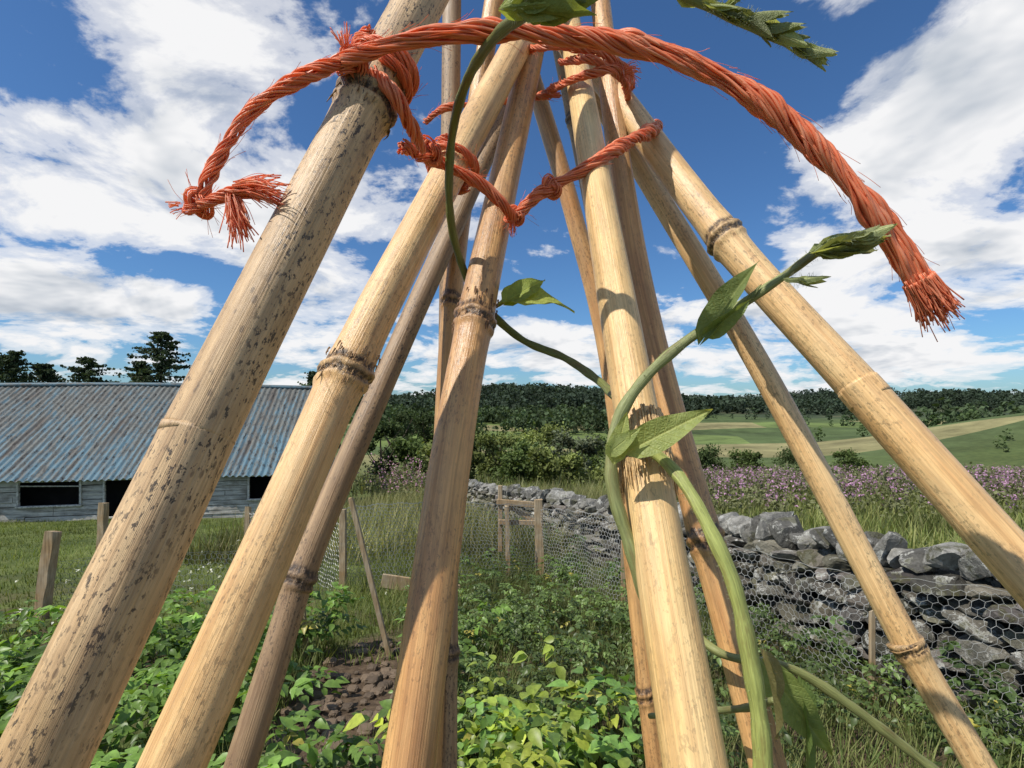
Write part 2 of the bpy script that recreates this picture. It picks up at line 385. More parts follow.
stem([(575,2,.17),(545,6,.18),(500,32,.21),(468,78,.25),(452,135,.28),(449,200,.30),(457,250,.32),(478,297,.335),(520,338,.345),(565,358,.335),(600,382,.31),(614,396,.28),(628,404,.25)],[.0034,.0036,.0036,.0038,.0038,.0036],G2,hair=160)
stem([(648,600,.20),(630,545,.205),(614,495,.21),(611,455,.215),(620,415,.22),(645,378,.222),(680,346,.22),(715,322,.218),(752,298,.212),(790,272,.205),(818,252,.20),(850,240,.185)],[.0046,.0042,.0040,.0036,.0030,.0028,.0026],G3,220,hair=300)
stem([(764,800,.165),(762,740,.168),(752,670,.172),(735,590,.178),(712,535,.185),(688,490,.195),(665,462,.205),(640,446,.21),(622,440,.215),(612,455,.222)],[.0046,.0044,.0040,.0036,.0028],G1,220,hair=200)
stem([(690,630,.29),(725,655,.27),(790,668,.27),(850,705,.265),(940,775,.26)],[.0034,.0036,.0038],(.26,.28,.10))
stem([(650,716,.33),(700,712,.28),(745,708,.24),(775,700,.22)],[.0024,.0026],(.24,.26,.10))
stem([(492,308,.34),(502,303,.335),(508,299,.33)],[.0020,.0016],G1,20)
hero_leaf(vl,S(506,299,.33),S(575,299,.325),.026,(0,-.75,1),(.42,.48,.11),seed=1,curl=.5)
hero_leaf(vl,S(508,300,.328),S(545,278,.335),.02,(0,-.9,.6),(.34,.42,.09),seed=5)
stem([(622,440,.205),(632,438,.205),(640,434,.205)],[.0022,.0018],G1,20)
hero_leaf(vl,S(634,448,.200),S(713,408,.195),.0138,(.2,-1,.5),GL,seed=2,fold=.35)
hero_leaf(vl,S(615,458,.200),S(627,412,.197),.009,(-.3,-1,0),(.36,.42,.13),seed=3,nu=9,nv=5)
hero_leaf(vl,S(610,452,.200),S(640,428,.195),.008,(-.3,-1,.3),(.34,.40,.13),seed=4,nu=9,nv=5)
hero_leaf(vl,S(706,334,.213),S(758,258,.208),.012,(-.7,-.8,.2),GD,seed=6,fold=.8)
hero_leaf(vl,S(708,332,.210),S(752,300,.203),.009,(.2,-1,-.4),(.19,.25,.08),seed=7,fold=.6)
def bud(c,d,L_,col=(.28,.32,.14),n=9,spread=.35,w=.32):
    d=np.array(d,float); d/=np.linalg.norm(d)
    for i in range(n):
        o=rng.normal(size=3); o-=d*o.dot(d); o/=np.linalg.norm(o)
        l=L_*rng.uniform(.5,1); b=c+d*L_*rng.uniform(-.1,.35)+o*L_*.06
        hero_leaf(vl,b,b+d*l+o*l*spread*rng.random(),l*w,o,np.array(col)*rng.uniform(.6,1.6),nu=9,nv=5,seed=i,fold=-.8,curl=.2)
    for _ in range(n*8):
        o=rng.normal(size=3); o-=d*o.dot(d)*.6; o/=np.linalg.norm(o); p=c+d*L_*rng.random()*.9+o*L_*.12
        V,F,L=tube(np.array([p,p+o*.0018]),[.00007,.00003],3); vs.add(V,F,(.45,.50,.32),L)
bud(S(822,250,.19),(1,0,.18),.022,n=16,w=.52)
bud(S(846,240,.185),(1,-.1,.18),.013,n=10,w=.6,col=(.32,.36,.17))
bud(S(786,280,.20),(1,-.1,-.04),.014,n=6,w=.32)
bud(S(748,300,.21),(1,0,.8),.009,n=4)
stem([(640,-30,.17),(690,-4,.17),(720,10,.17),(760,28,.17),(790,42,.17)],[.0030,.0030,.0028],G3,80,hair=120)
bud(S(708,4,.168),(1,0,-.42),.014,n=8,w=.40,spread=.4)
bud(S(740,14,.168),(1,0,-.42),.013,n=16,w=.42,spread=.6)
bud(S(765,28,.168),(1,0,-.42),.013,n=18,w=.42,spread=.6)
bud(S(795,46,.168),(1,0,-.42),.012,n=18,w=.45,col=(.32,.36,.17),spread=.4)
bud(S(685,-4,.17),(1,0,.2),.018,n=8,w=.5); bud(S(722,12,.17),(.8,-.2,.7),.010,n=5,w=.4)
bud(S(512,8,.17),(1,0,.12),.026,n=14,w=.5,col=(.24,.29,.08))
hero_leaf(vl,S(770,672,.26),S(835,760,.25),.02,(-.5,-1,.4),(.22,.28,.08),seed=9)
hero_leaf(vl,S(765,660,.20),S(782,740,.20),.014,(1,-.6,.1),(.22,.20,.09),seed=8,fold=.6)
hero_leaf(vl,S(800,690,.26),S(812,790,.25),.016,(1,-1,.1),(.15,.22,.06),seed=10,fold=.6)
vine=empty('climbing_bean_plant')
o1=vs.build('stems',M_bs,True); o2=vl.build('leaves',M_bl,True); o1.parent=vine; o2.parent=vine
# ---------------------------------------------------------------- ground
k=7.2; tt=np.linspace(-1,1,281); gx=3500*np.sinh(k*tt)/math.sinh(k)
gy=4000*np.sinh(k*np.linspace(-.35,1,300))/math.sinh(k)
GX,GY=np.meshgrid(gx,gy); GZ=ground_z(GX,GY)
near=np.exp(-(np.hypot(GX,GY)/30)**2)
GZ=GZ+near*.03*np.sin(GX*5+np.sin(GY*3))*np.cos(GY*4.3)
nx=len(gx); ny=len(gy)
i=np.arange(ny-1)[:,None]*nx; j=np.arange(nx-1)[None]
F=np.stack([i+j,i+j+1,i+nx+j+1,i+nx+j],-1).reshape(-1,4)
m,nt=newmat('ground_grass'); g=nt.n('ShaderNodeNewGeometry').outputs['Position']
s3=nt.n('ShaderNodeSeparateXYZ',{0:g})
n1=nt.noise(g,.9,6,.65); n2=nt.noise(g,12,5,.7)
nearc=nt.mix(nt.ramp(n1,[(.38,0),(.6,1)]),(.055,.08,.025),(.12,.15,.045))
nearc=nt.mix(nt.ramp(n2,[(.5,0),(.72,.6)]),nearc,(.12,.11,.05))
vor=nt.n('ShaderNodeTexVoronoi',{'Vector':nt.scalev(g,(.011,.024,0)),'Scale':1.0}).outputs['Color']
vs_=nt.n('ShaderNodeSeparateColor',{0:vor}).outputs[0]
farc=nt.ramp(vs_,[(.15,(.085,.12,.045)),(.4,(.14,.19,.06)),(.6,(.25,.23,.11)),(.9,(.08,.11,.045))],'CONSTANT')
farc=nt.mix(.85,farc,nt.ramp(nt.noise(g,.05,8,.78),[(.35,.4),(.65,1.35)]),'MULTIPLY')
fy=nt.ramp(nt.m('DIVIDE',s3.outputs[1],300),[(.2,0),(.4,1)])
fd=nt.ramp(nt.m('DIVIDE',s3.outputs[1],1000),[(.30,0),(.34,1)])
dx=nt.m('DIVIDE',nt.m('ADD',s3.outputs[0],.95),.7); dy=nt.m('DIVIDE',nt.m('SUBTRACT',s3.outputs[1],3.4),1.3)
dd=nt.m('ADD',nt.m('MULTIPLY',dx,dx),nt.m('MULTIPLY',dy,dy))
bare=nt.ramp(nt.m('ADD',dd,nt.m('MULTIPLY',nt.m('SUBTRACT',n1,.5),1.5)),[(.6,1),(1.1,0)])
soil=nt.ramp(nt.noise(g,1.7,4),[(.46,0),(.56,1)])
ynear=nt.ramp(nt.m('DIVIDE',s3.outputs[1],10),[(.4,1),(.75,0)])
sc_=nt.mix(nt.ramp(nt.noise(g,25,6,.7),[(.35,0),(.65,1)]),(.05,.035,.024),(.14,.10,.065))
nearc=nt.mix(nt.m('MAXIMUM',nt.m('MULTIPLY',soil,ynear),bare),nearc,sc_)
col=nt.mix(fy,nearc,farc); col=nt.mix(nt.m('MULTIPLY',fd,.8),col,(.04,.055,.035))
finish(nt,col,.9,n2,.6,.03,.1)
make_mesh('ground',np.stack([GX,GY,GZ],-1),F,m,True)
# ---------------------------------------------------------------- scatter helpers
def rotm(yaw,pitch,roll):
    cy,sy=np.cos(yaw),np.sin(yaw); cp,sp=np.cos(pitch),np.sin(pitch); cr,sr=np.cos(roll),np.sin(roll)
    Z=np.zeros_like(yaw); O=Z+1
    Rz=np.stack([np.stack([cy,-sy,Z],-1),np.stack([sy,cy,Z],-1),np.stack([Z,Z,O],-1)],-2)
    Rx=np.stack([np.stack([O,Z,Z],-1),np.stack([Z,cp,-sp],-1),np.stack([Z,sp,cp],-1)],-2)
    Ry=np.stack([np.stack([cr,Z,sr],-1),np.stack([Z,O,Z],-1),np.stack([-sr,Z,cr],-1)],-2)
    return Rz@Rx@Ry
def scatter(name,TV,TF,pos,R,sc,col,mat,smooth=True,grad=None):
    n=len(pos); V=np.einsum('nij,nkj->nki',R,TV[None]*np.reshape(sc,(n,1,-1)))+pos[:,None]
    F=(TF[None]+np.arange(n)[:,None,None]*len(TV)).reshape(-1,TF.shape[1])
    Cc=np.repeat(col[:,None],len(TV),1)
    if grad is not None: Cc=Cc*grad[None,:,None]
    return make_mesh(name,V.reshape(-1,3),F,mat,smooth,{'tint':('FLOAT_COLOR',Cc.reshape(-1,3))})
def leaflet(wd=.62,fold=.18,curl=.25):
    st=[0,.18,.42,.7,1]; ws=[.0,.8,1,.62,0]
    V=[(0,0,0)]
    for a,w_ in zip(st[1:4],ws[1:4]):
        z=-curl*a*a
        V+= [(-w_*wd/2,a,z+fold*w_*wd),(0,a,z),(w_*wd/2,a,z+fold*w_*wd)]
    V.append((0,1,-curl))
    F=[(0,2,1),(0,3,2)]
    for q in range(2):
        b=1+3*q
        for c in range(2): F+=[(b+c,b+c+1,b+c+4),(b+c,b+c+4,b+c+3)]
    b=7; F+=[(b,b+1,10),(b+1,b+2,10)]
    return np.array(V,float),np.array(F)
LV,LF=leaflet()
def plants(name,centres,heights,cols,nleaf,size,pairs=3,spread=.5):
    pos=[];yaw=[];pit=[];rol=[];sc=[];col=[]
    for c,h,cc in zip(centres,heights,cols):
        lean=rng.normal(size=2)*.08; psz=size*rng.uniform(.75,1.25)
        for q in range(nleaf):
            f=rng.random()**.6; z=h*(.25+.75*f); a=rng.random()*6.283
            b=np.array([c[0]+lean[0]*f,c[1]+lean[1]*f,c[2]+z])
            Lr=psz*rng.uniform(2.2,3.8)*(1.25-.5*f)*spread*2; el=rng.uniform(.0,.6)*(f+.2)
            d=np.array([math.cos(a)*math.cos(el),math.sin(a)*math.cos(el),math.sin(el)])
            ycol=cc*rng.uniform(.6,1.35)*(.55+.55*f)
            if rng.random()<.018: ycol=np.array([.38,.34,.07])
            for p in range(pairs*2+1):
                u=.35+.65*(p//2)/pairs; droop=-.35*Lr*u*u
                P=b+d*Lr*u+np.array([0,0,droop])
                side=0 if p==pairs*2 else (1 if p%2 else -1)
                pos.append(P); yaw.append(a-math.pi/2+side*rng.uniform(.7,1.2)+rng.normal()*.12)
                pit.append(rng.normal()*.3+el*.4-.25); rol.append(rng.normal()*.35)
                sc.append(psz*rng.uniform(.65,1.25)*(1.15 if side==0 else .9)); col.append(ycol*rng.uniform(.85,1.15))
    pos=np.array(pos);yaw=np.array(yaw)
    return scatter(name,LV,LF,pos,rotm(yaw,np.array(pit),np.array(rol)),np.array(sc),np.array(col),M_leaf,True)
def wallx(y): return 3.1-.336*(y-3.1)
def cent(n,x0,x1,y0,y1,cond=None):
    out=[]
    while len(out)<n:
        x=rng.uniform(x0,x1); y=rng.uniform(y0,y1)
        if cond and not cond(x,y): continue
        out.append((x,y,float(ground_z(x,y))))
    return np.array(out)
inside=lambda x,y: x<wallx(y)-.7 and not(abs(x+.95)<.42 and 2.5<y<4.3)
c=cent(100,-3.6,-.25,1.25,4.1,inside); 
cols=np.array([.15,.25,.05])*rng.uniform(.7,1.5,(len(c),1))
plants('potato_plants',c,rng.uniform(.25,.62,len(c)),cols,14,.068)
c=cent(32,-.35,.65,1.35,2.9,inside)
cols=np.array([.33,.42,.07])*rng.uniform(.75,1.25,(len(c),1)); cols[::4]*=np.array([1.25,1.12,1.0]); cols[1::3]*=np.array([.5,.7,1.])
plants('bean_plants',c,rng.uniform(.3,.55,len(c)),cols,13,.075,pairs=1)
c=cent(190,-.6,2.7,2.2,5.2,inside)
cols=np.array([.13,.19,.055])*rng.uniform(.5,1.6,(len(c),1))
plants('weeds',c,rng.uniform(.12,.45,len(c)),cols,11,.034,pairs=3,spread=.6)
c=cent(80,-5,1.0,3.8,7.5,lambda x,y: x<wallx(y)-.9 and (x>-1.2 or y<4.6) and not(abs(x+.95)<.42 and y<4.6))
plants('garden_weeds',c,rng.uniform(.15,.38,len(c)),np.array([.13,.20,.055])*rng.uniform(.6,1.4,(len(c),1)),9,.042)
BV=np.array([(-.5,0,0),(.5,0,0),(-.35,.12,.5),(.35,.12,.5),(0,.42,1)],float)
BF=np.array([(0,1,3),(0,3,2),(2,3,4)])
def grass(name,xy,h,w,c1,c2,lean=.35):
    n=len(xy); x,y=xy[:,0],xy[:,1]; z=ground_z(x,y)-.01
    pos=np.stack([x,y,z],1); hh=h*rng.uniform(.45,1.25,n)*(1+.25*np.sin(x*2.1+y)*np.cos(y*1.7-x))
    R=rotm(rng.random(n)*6.283,rng.normal(size=n)*lean*.5,rng.normal(size=n)*lean*.5)
    sc=np.stack([w*rng.uniform(.6,1.3,n),hh,hh],1)
    f=rng.random((n,1)); col=np.array(c1)*(1-f)+np.array(c2)*f
    patch=.8+.35*np.sin(x*1.3+np.sin(y*.9)*2)*np.cos(y*1.1)
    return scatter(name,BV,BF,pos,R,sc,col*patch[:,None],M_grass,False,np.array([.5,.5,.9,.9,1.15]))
def xy(n,x0,x1,y0,y1,cond=None,pw=1.0):
    u=rng.random((int(n*2.2),2)); P=np.stack([x0+(x1-x0)*u[:,0],y0+(y1-y0)*u[:,1]**pw],1)
    if cond is not None: P=P[cond(P[:,0],P[:,1])]
    return P[:n]
beyond=lambda x,y: (x>3.1-.336*(y-3.1)+.5)|(y>16)
inner=lambda x,y: (x<3.1-.336*(y-3.1)-.45)
grass('grass_lawn',xy(45000,-14,1,3.8,14,inner,1.2),.10,.011,(.16,.23,.055),(.30,.33,.10))
grass('grass_undergrowth',xy(26000,-2.0,3,1.5,8,lambda x,y:inner(x,y)&~((np.abs(x+.95)<.42)&(y>2.5)&(y<4.4)),1.3),.22,.007,(.12,.18,.05),(.30,.31,.12))
grass('tall_grass',xy(22000,-6,4,7.6,24,lambda x,y:((x<3.1-.336*(y-3.1)-.4)|(y>15.8))&(x>-5.2+0*y)),.62,.016,(.17,.21,.07),(.44,.40,.20))
grass('meadow_grass',xy(45000,-2,42,5,42,lambda x,y:beyond(x,y)&(x<y*1.35+1),1.3),.45,.03,(.17,.23,.06),(.36,.36,.14))
grass('rough_pasture_grass',xy(24000,-40,60,24,60),.8,.09,(.11,.155,.05),(.28,.27,.13))
c=[]
for _ in range(75):
    y=rng.uniform(2.0,12); c.append((wallx(y)-rng.uniform(.38,.75),y,float(ground_z(0,y))))
plants('nettles',np.array(c),rng.uniform(.15,.5,len(c)),np.array([.10,.16,.05])*rng.uniform(.6,1.4,(len(c),1)),9,.05,spread=.4)
# ---------------------------------------------------------------- willowherb
def spikes(name,P,h,flower,frac=.45):
    n=len(P); allp=[];sc=[];col=[];yaw=[];pit=[];rol=[]
    for (x,y) in P:
        z=float(ground_z(x,y)); H=h*rng.uniform(.55,1.25); lx,ly=rng.normal(size=2)*.08; hasf=rng.random()<.75
        for q in range(16):
            f=rng.uniform(.3,1)
            fl=hasf and f>(1-frac) and rng.random()<.75; sp_=.03 if fl else .08
            allp.append((x+lx*f+rng.normal()*sp_,y+ly*f+rng.normal()*sp_,z+H*f))
            sc.append(.12 if not fl else .08); yaw.append(rng.random()*6.28); pit.append(rng.normal()*.8); rol.append(rng.normal()*.8)
            col.append(np.array(flower)*rng.uniform(.6,1.3) if fl else np.array([.15,.16,.08])*rng.uniform(.6,1.5))
    return scatter(name,LV,LF,np.array(allp),rotm(np.array(yaw),np.array(pit),np.array(rol)),np.array(sc),np.array(col),M_tree,False)
Pw=xy(3800,2,46,12,40,lambda x,y:(x>wallx(y)+1.5)&(x<y*1.25+2)&(x>y*.28)&(np.sin(x*.45+y*.3)+.5*np.sin(x*1.7-y)>-.7),.85)
spikes('willowherb',Pw,1.25,(.46,.27,.41),.42)
spikes('pink_wildflowers',xy(160,-6,-2.5,17,26),1.6,(.46,.26,.36))
Pf=xy(70,-6,-1.2,3.9,9,inner); pz=ground_z(Pf[:,0],Pf[:,1])+rng.uniform(.1,.3,len(Pf))
n=len(Pf)*5; base=np.repeat(np.column_stack([Pf,pz]),5,0)+rng.normal(size=(n,3))*.012
scatter('white_flowers',LV,LF,base,rotm(rng.random(n)*6.28,rng.normal(size=n)*.4,rng.normal(size=n)*.4),np.full(n,.03),np.tile([.75,.75,.68],(n,1)),M_grass)
# ---------------------------------------------------------------- trees
QV=np.array([(-.5,-.35,0),(.1,-.5,.12),(.55,.0,-.05),(.2,.5,.1),(-.45,.3,-.1)],float)
QF=np.array([(0,1,2),(0,2,3),(0,3,4)])
mB,ntb=newmat('bark'); gb=ntb.n('ShaderNodeNewGeometry').outputs['Position']
nb=ntb.noise(ntb.scalev(gb,(8,8,2)),1,5); finish(ntb,ntb.ramp(nb,[(.3,(.05,.04,.03)),(.7,(.14,.11,.08))]),.9,nb,.6,.02,.1)
def crown_cards(cx,cy,z0,h,w,ncard,size,colA):
    lobes=[]
    for _ in range(rng.integers(9,14)):
        a=rng.random()*6.28; r=rng.random()**.5*w*.36; f=rng.uniform(.2,.9)
        lobes.append((cx+r*math.cos(a),cy+r*math.sin(a),z0+h*f,w*rng.uniform(.11,.24)*(1.15-.5*f)))
    lobes=np.array(lobes); li=rng.integers(0,len(lobes),ncard); l=lobes[li]
    d=rng.normal(size=(ncard,3)); d/=np.linalg.norm(d,axis=1)[:,None]
    rad=(rng.random(ncard)**.4)[:,None]*l[:,3:4]*np.array([1,1,.85])
    P=l[:,:3]+d*rad*(1+.28*rng.normal(size=(ncard,1)))
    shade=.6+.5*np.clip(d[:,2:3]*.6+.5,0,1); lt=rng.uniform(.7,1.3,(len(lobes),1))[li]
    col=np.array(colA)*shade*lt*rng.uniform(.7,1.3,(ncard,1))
    return P,np.full(ncard,size)*rng.uniform(.5,1.4,ncard),col
def card_obj(name,Ps,Ss,Cs,mat=M_tree):
    P=np.vstack(Ps);s=np.concatenate(Ss);c=np.vstack(Cs);n=len(P)
    return scatter(name,QV,QF,P,rotm(rng.random(n)*6.28,rng.normal(size=n)*.9,rng.normal(size=n)*.9),s,c,mat,False)
def broadleaf(x,y,h,w,n=2200,size=.28,col=(.06,.095,.025)):
    e=empty('broadleaf_tree'); z=float(ground_z(x,y))
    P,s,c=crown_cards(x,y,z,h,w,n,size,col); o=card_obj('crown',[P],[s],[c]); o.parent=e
    a=Acc(); V,F,L=tube(np.array([[x,y,z-.1],[x+.1,y,z+h*.3],[x,y+.1,z+h*.7]]),[.05*h*.5,.035*h*.5,.01*h],8); a.add(V,F)
    for _ in range(5):
        aa=rng.random()*6.28; b=np.array([x,y,z+h*rng.uniform(.2,.45)])
        V,F,L=tube(np.array([b,b+[math.cos(aa)*w*.18,math.sin(aa)*w*.18,h*.2],b+[math.cos(aa)*w*.32,math.sin(aa)*w*.32,h*.4]]),[.01*h,.007*h,.003*h],6); a.add(V,F)
    o=a.build('trunk',mB); o.parent=e
TC={'d':(.06,.085,.032),'m':(.10,.14,.045),'y':(.17,.20,.065),'g':(.13,.15,.09)}
for (px,top,d,w,tc) in [(395,402,58,7,'d'),(425,408,64,7,'d'),(452,422,50,6,'m'),(480,426,52,6,'d'),(500,432,46,5,'y'),(540,422,52,9,'y'),(575,432,42,5,'g'),(598,438,50,6,'m'),(380,420,40,5,'d'),(640,440,55,6,'m'),(672,447,50,5,'g'),(300,378,44,5,'d'),(455,446,30,4,'y'),(515,444,36,5,'m'),(558,450,34,4.5,'y'),(705,446,60,7,'d'),(745,452,62,5,'m'),(420,434,36,5,'m'),(800,448,75,7,'d'),(850,450,70,5,'m'),(610,455,36,4,'y')]:
    x=(px-512)/512*d; z=float(ground_z(x,d)); h=(EYE+(405-top)/512*d)-z
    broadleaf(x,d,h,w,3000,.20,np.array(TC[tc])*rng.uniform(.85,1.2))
def conifer(x,y,h,w,dens=1.0,col=(.045,.065,.035)):
    e=empty('conifer_tree'); z=float(ground_z(x,y)); P=[];s=[];c=[]
    a=Acc(); V,F,L=tube(np.array([[x,y,z-.1],[x,y,z+h*.5],[x+.05,y,z+h*.98]]),[.02*h,.012*h,.002*h],8); a.add(V,F)
    lev=int(34*dens)
    for i in range(lev):
        f=.18+.82*i/lev; L_=w*.5*(1-f)**.55*rng.uniform(.65,1.25)+.12
        for b in range(6):
            aa=rng.random()*6.28; Lb=L_*rng.uniform(.4,1.25); ns_=30
            q=rng.random(ns_)**.7; pts=np.stack([x+math.cos(aa)*Lb*q,y+math.sin(aa)*Lb*q,z+h*f-Lb*.22*q+.2*Lb*(q**3)],1)+rng.normal(size=(ns_,3))*np.array([.14,.14,.07])
            P.append(pts); s.append(rng.uniform(.12,.28,ns_)); c.append(np.array(col)*rng.uniform(.6,1.6,(ns_,1)))
            V,F,L=tube(np.array([[x,y,z+h*f],[x+math.cos(aa)*Lb*.5,y+math.sin(aa)*Lb*.5,z+h*f-Lb*.10],[x+math.cos(aa)*Lb,y+math.sin(aa)*Lb,z+h*f-Lb*.05]]),[.03,.02,.008],4); a.add(V,F)
    o=card_obj('branches',P,s,c); o.parent=e; o=a.build('trunk',mB); o.parent=e
for (px,top,d,w) in [(161,330,45,9.5),(140,360,46,6),(88,356,48,10),(14,350,44,8),(42,362,46,9),(-12,360,44,6),(312,370,60,4.5)]:
    x=(px-512)/512*d; z=float(ground_z(x,d)); conifer(x,d,EYE+(405-top)/512*d-z,w)
Ps=[];Ss=[];Cs=[]
def distant(n,x0,x1,y0,y1,cond,h,col,cards=30,size=1.5):
    k_=0
    while k_<n:
        x=rng.uniform(x0,x1); y=rng.uniform(y0,y1)
        if not cond(x,y): continue
        z=float(ground_z(x,y)); H=h*rng.uniform(.5,1.3); wdt=rng.uniform(.28,.5)
        t_=rng.random(cards); a=rng.random(cards)*6.28; r=H*wdt*np.sqrt(np.sin(np.clip(t_,.05,.98)*np.pi))*rng.random(cards)**.4
        Ps.append(np.stack([x+r*np.cos(a),y+r*np.sin(a),z+H*(.08+.92*t_)],1)); Ss.append(size*H/8*rng.uniform(.5,1.3,cards))
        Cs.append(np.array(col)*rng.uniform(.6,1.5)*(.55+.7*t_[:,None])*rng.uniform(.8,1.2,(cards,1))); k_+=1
DK=(.038,.055,.036)
clump=lambda x,y:math.sin(x*.021+y*.013)+.6*math.sin(x*.05-y*.03)
distant(2100,-300,640,290,600,lambda x,y:-.35<(x/y)<.40 and clump(x,y)>-1.3,9,DK)
distant(1500,100,720,360,640,lambda x,y:.33<(x/y)<1.15 and clump(x,y)>-.45,9,DK)
distant(700,250,1000,600,850,lambda x,y:(x/y)<1.15,11,(.05,.07,.055))  # distance haze tinted into the foliage colour of the farthest trees
distant(520,-120,70,150,310,lambda x,y:-.3<x/y<.22 and clump(x*2,y*2)>-.45,7,(.055,.08,.038))
distant(60,20,330,148,152,lambda x,y:math.sin(x*.07)>-.2,3.5,(.06,.09,.035))
distant(90,60,420,215,219,lambda x,y:math.sin(x*.05)>-.5,4,(.05,.08,.035))
distant(90,100,420,275,280,lambda x,y:True,5,(.05,.075,.04))
distant(110,150,420,170,330,lambda x,y:clump(x*2,y*2)>.4 and x/y>.68,7,(.055,.08,.04))
distant(26,70,150,88,105,lambda x,y:x/y>.85,3.2,(.07,.10,.04))
distant(45,110,190,150,175,lambda x,y:x/y>.8,7,(.055,.08,.04))
distant(260,-900,-250,450,800,lambda x,y:True,12,DK)
card_obj('distant_trees',Ps,Ss,Cs)
# ---------------------------------------------------------------- dry stone wall
bm=bmesh.new(); bmesh.ops.create_icosphere(bm,subdivisions=3,radius=1); bm.verts.ensure_lookup_table()
IV=np.array([v.co[:] for v in bm.verts]); IF=np.array([[v.index for v in f.verts] for f in bm.faces]); bm.free()
BX=np.sign(IV)*np.abs(IV)**.6; BX/=np.abs(BX).max(axis=1).mean()
def stone(acc,c,size,yaw,tilt=0,col=None):
    V=BX.copy()
    for _ in range(12):
        nn=rng.normal(size=3); nn/=np.linalg.norm(nn); dd=rng.uniform(.62,1.0)
        ex=np.maximum(0,V@nn-dd); V-=ex[:,None]*nn
    ph=rng.random(3)*6
    V*=1+.05*np.sin(IV[:,[0]]*5+ph[0])*np.cos(IV[:,[1]]*6+ph[1])+.014*rng.normal(size=(len(V),1))
    V=V*np.array(size)*.5
    R=np.array(Matrix.Rotation(yaw+rng.normal()*.08,3,'Z')@Matrix.Rotation(tilt,3,'Y')@Matrix.Rotation(rng.normal()*.12,3,'X'))
    V=V@R.T+c
    if col is None:
        col=np.array([.13,.123,.11])*rng.uniform(.45,1.7)*np.array([1,rng.uniform(.93,1.02),rng.uniform(.78,1.0)])  # face stones painted darker for shade, below the paler lit coping
    acc.add(V,IF,col,IV+rng.random(3)*50)
m,nt=newmat('field_stone'); t=nt.attr('tint').outputs['Color']; g=nt.n('ShaderNodeNewGeometry'); gp=g.outputs['Position']
n1=nt.noise(gp,14,7,.7); n2=nt.noise(gp,10,7,.72); n3=nt.noise(gp,60,4,.7); n4=nt.noise(gp,5,6,.7)
col=nt.mix(.8,t,nt.ramp(n1,[(.25,.35),(.7,1.5)]),'MULTIPLY')
col=nt.mix(nt.ramp(n2,[(.54,0),(.57,.92)]),col,nt.mix(n3,(.22,.22,.20),(.72,.72,.66)))
col=nt.mix(nt.ramp(n4,[(.54,0),(.60,.8)]),col,(.07,.068,.028))
hh=nt.m('ADD',n1,nt.m('MULTIPLY',n3,.4)); finish(nt,col,.92,hh,1.0,.03,.15); M_st=m
wl=Acc(); A=np.array([3.1+.336*2.6,.5]); Bq=np.array([3.1-.336*13.4,16.5]); dv=Bq-A; Lw=np.linalg.norm(dv); dv/=Lw; yaw=math.atan2(dv[1],dv[0]); nrm=np.array([-dv[1],dv[0]])
hs=[.17,.14,.13,.12,.11,.11]
zz=0
for ci,hc in enumerate(hs):
    for side in (-1,1):
        s_=0
        while s_<Lw:
            l=rng.uniform(.10,.32); p=A+dv*(s_+l/2)+nrm*side*(.20-.02*ci+rng.normal()*.03)
            g0=float(ground_z(p[0],p[1])); hh_=hc*rng.uniform(.75,1.3)
            stone(wl,np.array([p[0],p[1],g0+zz+hc/2+rng.normal()*.012]),(l*1.02,.34,hh_),yaw,rng.normal()*.12)
            s_+=l
    zz+=hc
s_=0
while s_<Lw:
    l=rng.uniform(.07,.20); p=A+dv*(s_+l/2); g0=float(ground_z(p[0],p[1])); h_=rng.uniform(.13,.30)
    stone(wl,np.array([p[0],p[1],g0+zz+h_/2-.02]),(l*1.15,rng.uniform(.30,.46),h_),yaw,rng.normal()*.28+.15,
          np.array([.20,.195,.175])*rng.uniform(.45,1.5))
    s_+=l
wob=wl.build('dry_stone_wall',M_st,False)
# soil clods in the bare patch
sc_=Acc()
for _ in range(160):
    x=rng.normal()*.28-.95; y=rng.uniform(2.5,4.4); r_=rng.uniform(.012,.045)
    V=BX*(1+.15*rng.normal(size=(len(BX),1))*.4)*r_*np.array([1,1,.6])+[x,y,float(ground_z(x,y))+.01+.03*math.sin(x*5+math.sin(y*3))*math.cos(y*4.3)]
    sc_.add(V,IF,np.array([.14,.10,.065])*rng.uniform(.6,1.3),IV)
sc_.build('soil_clods',M_fib,False)
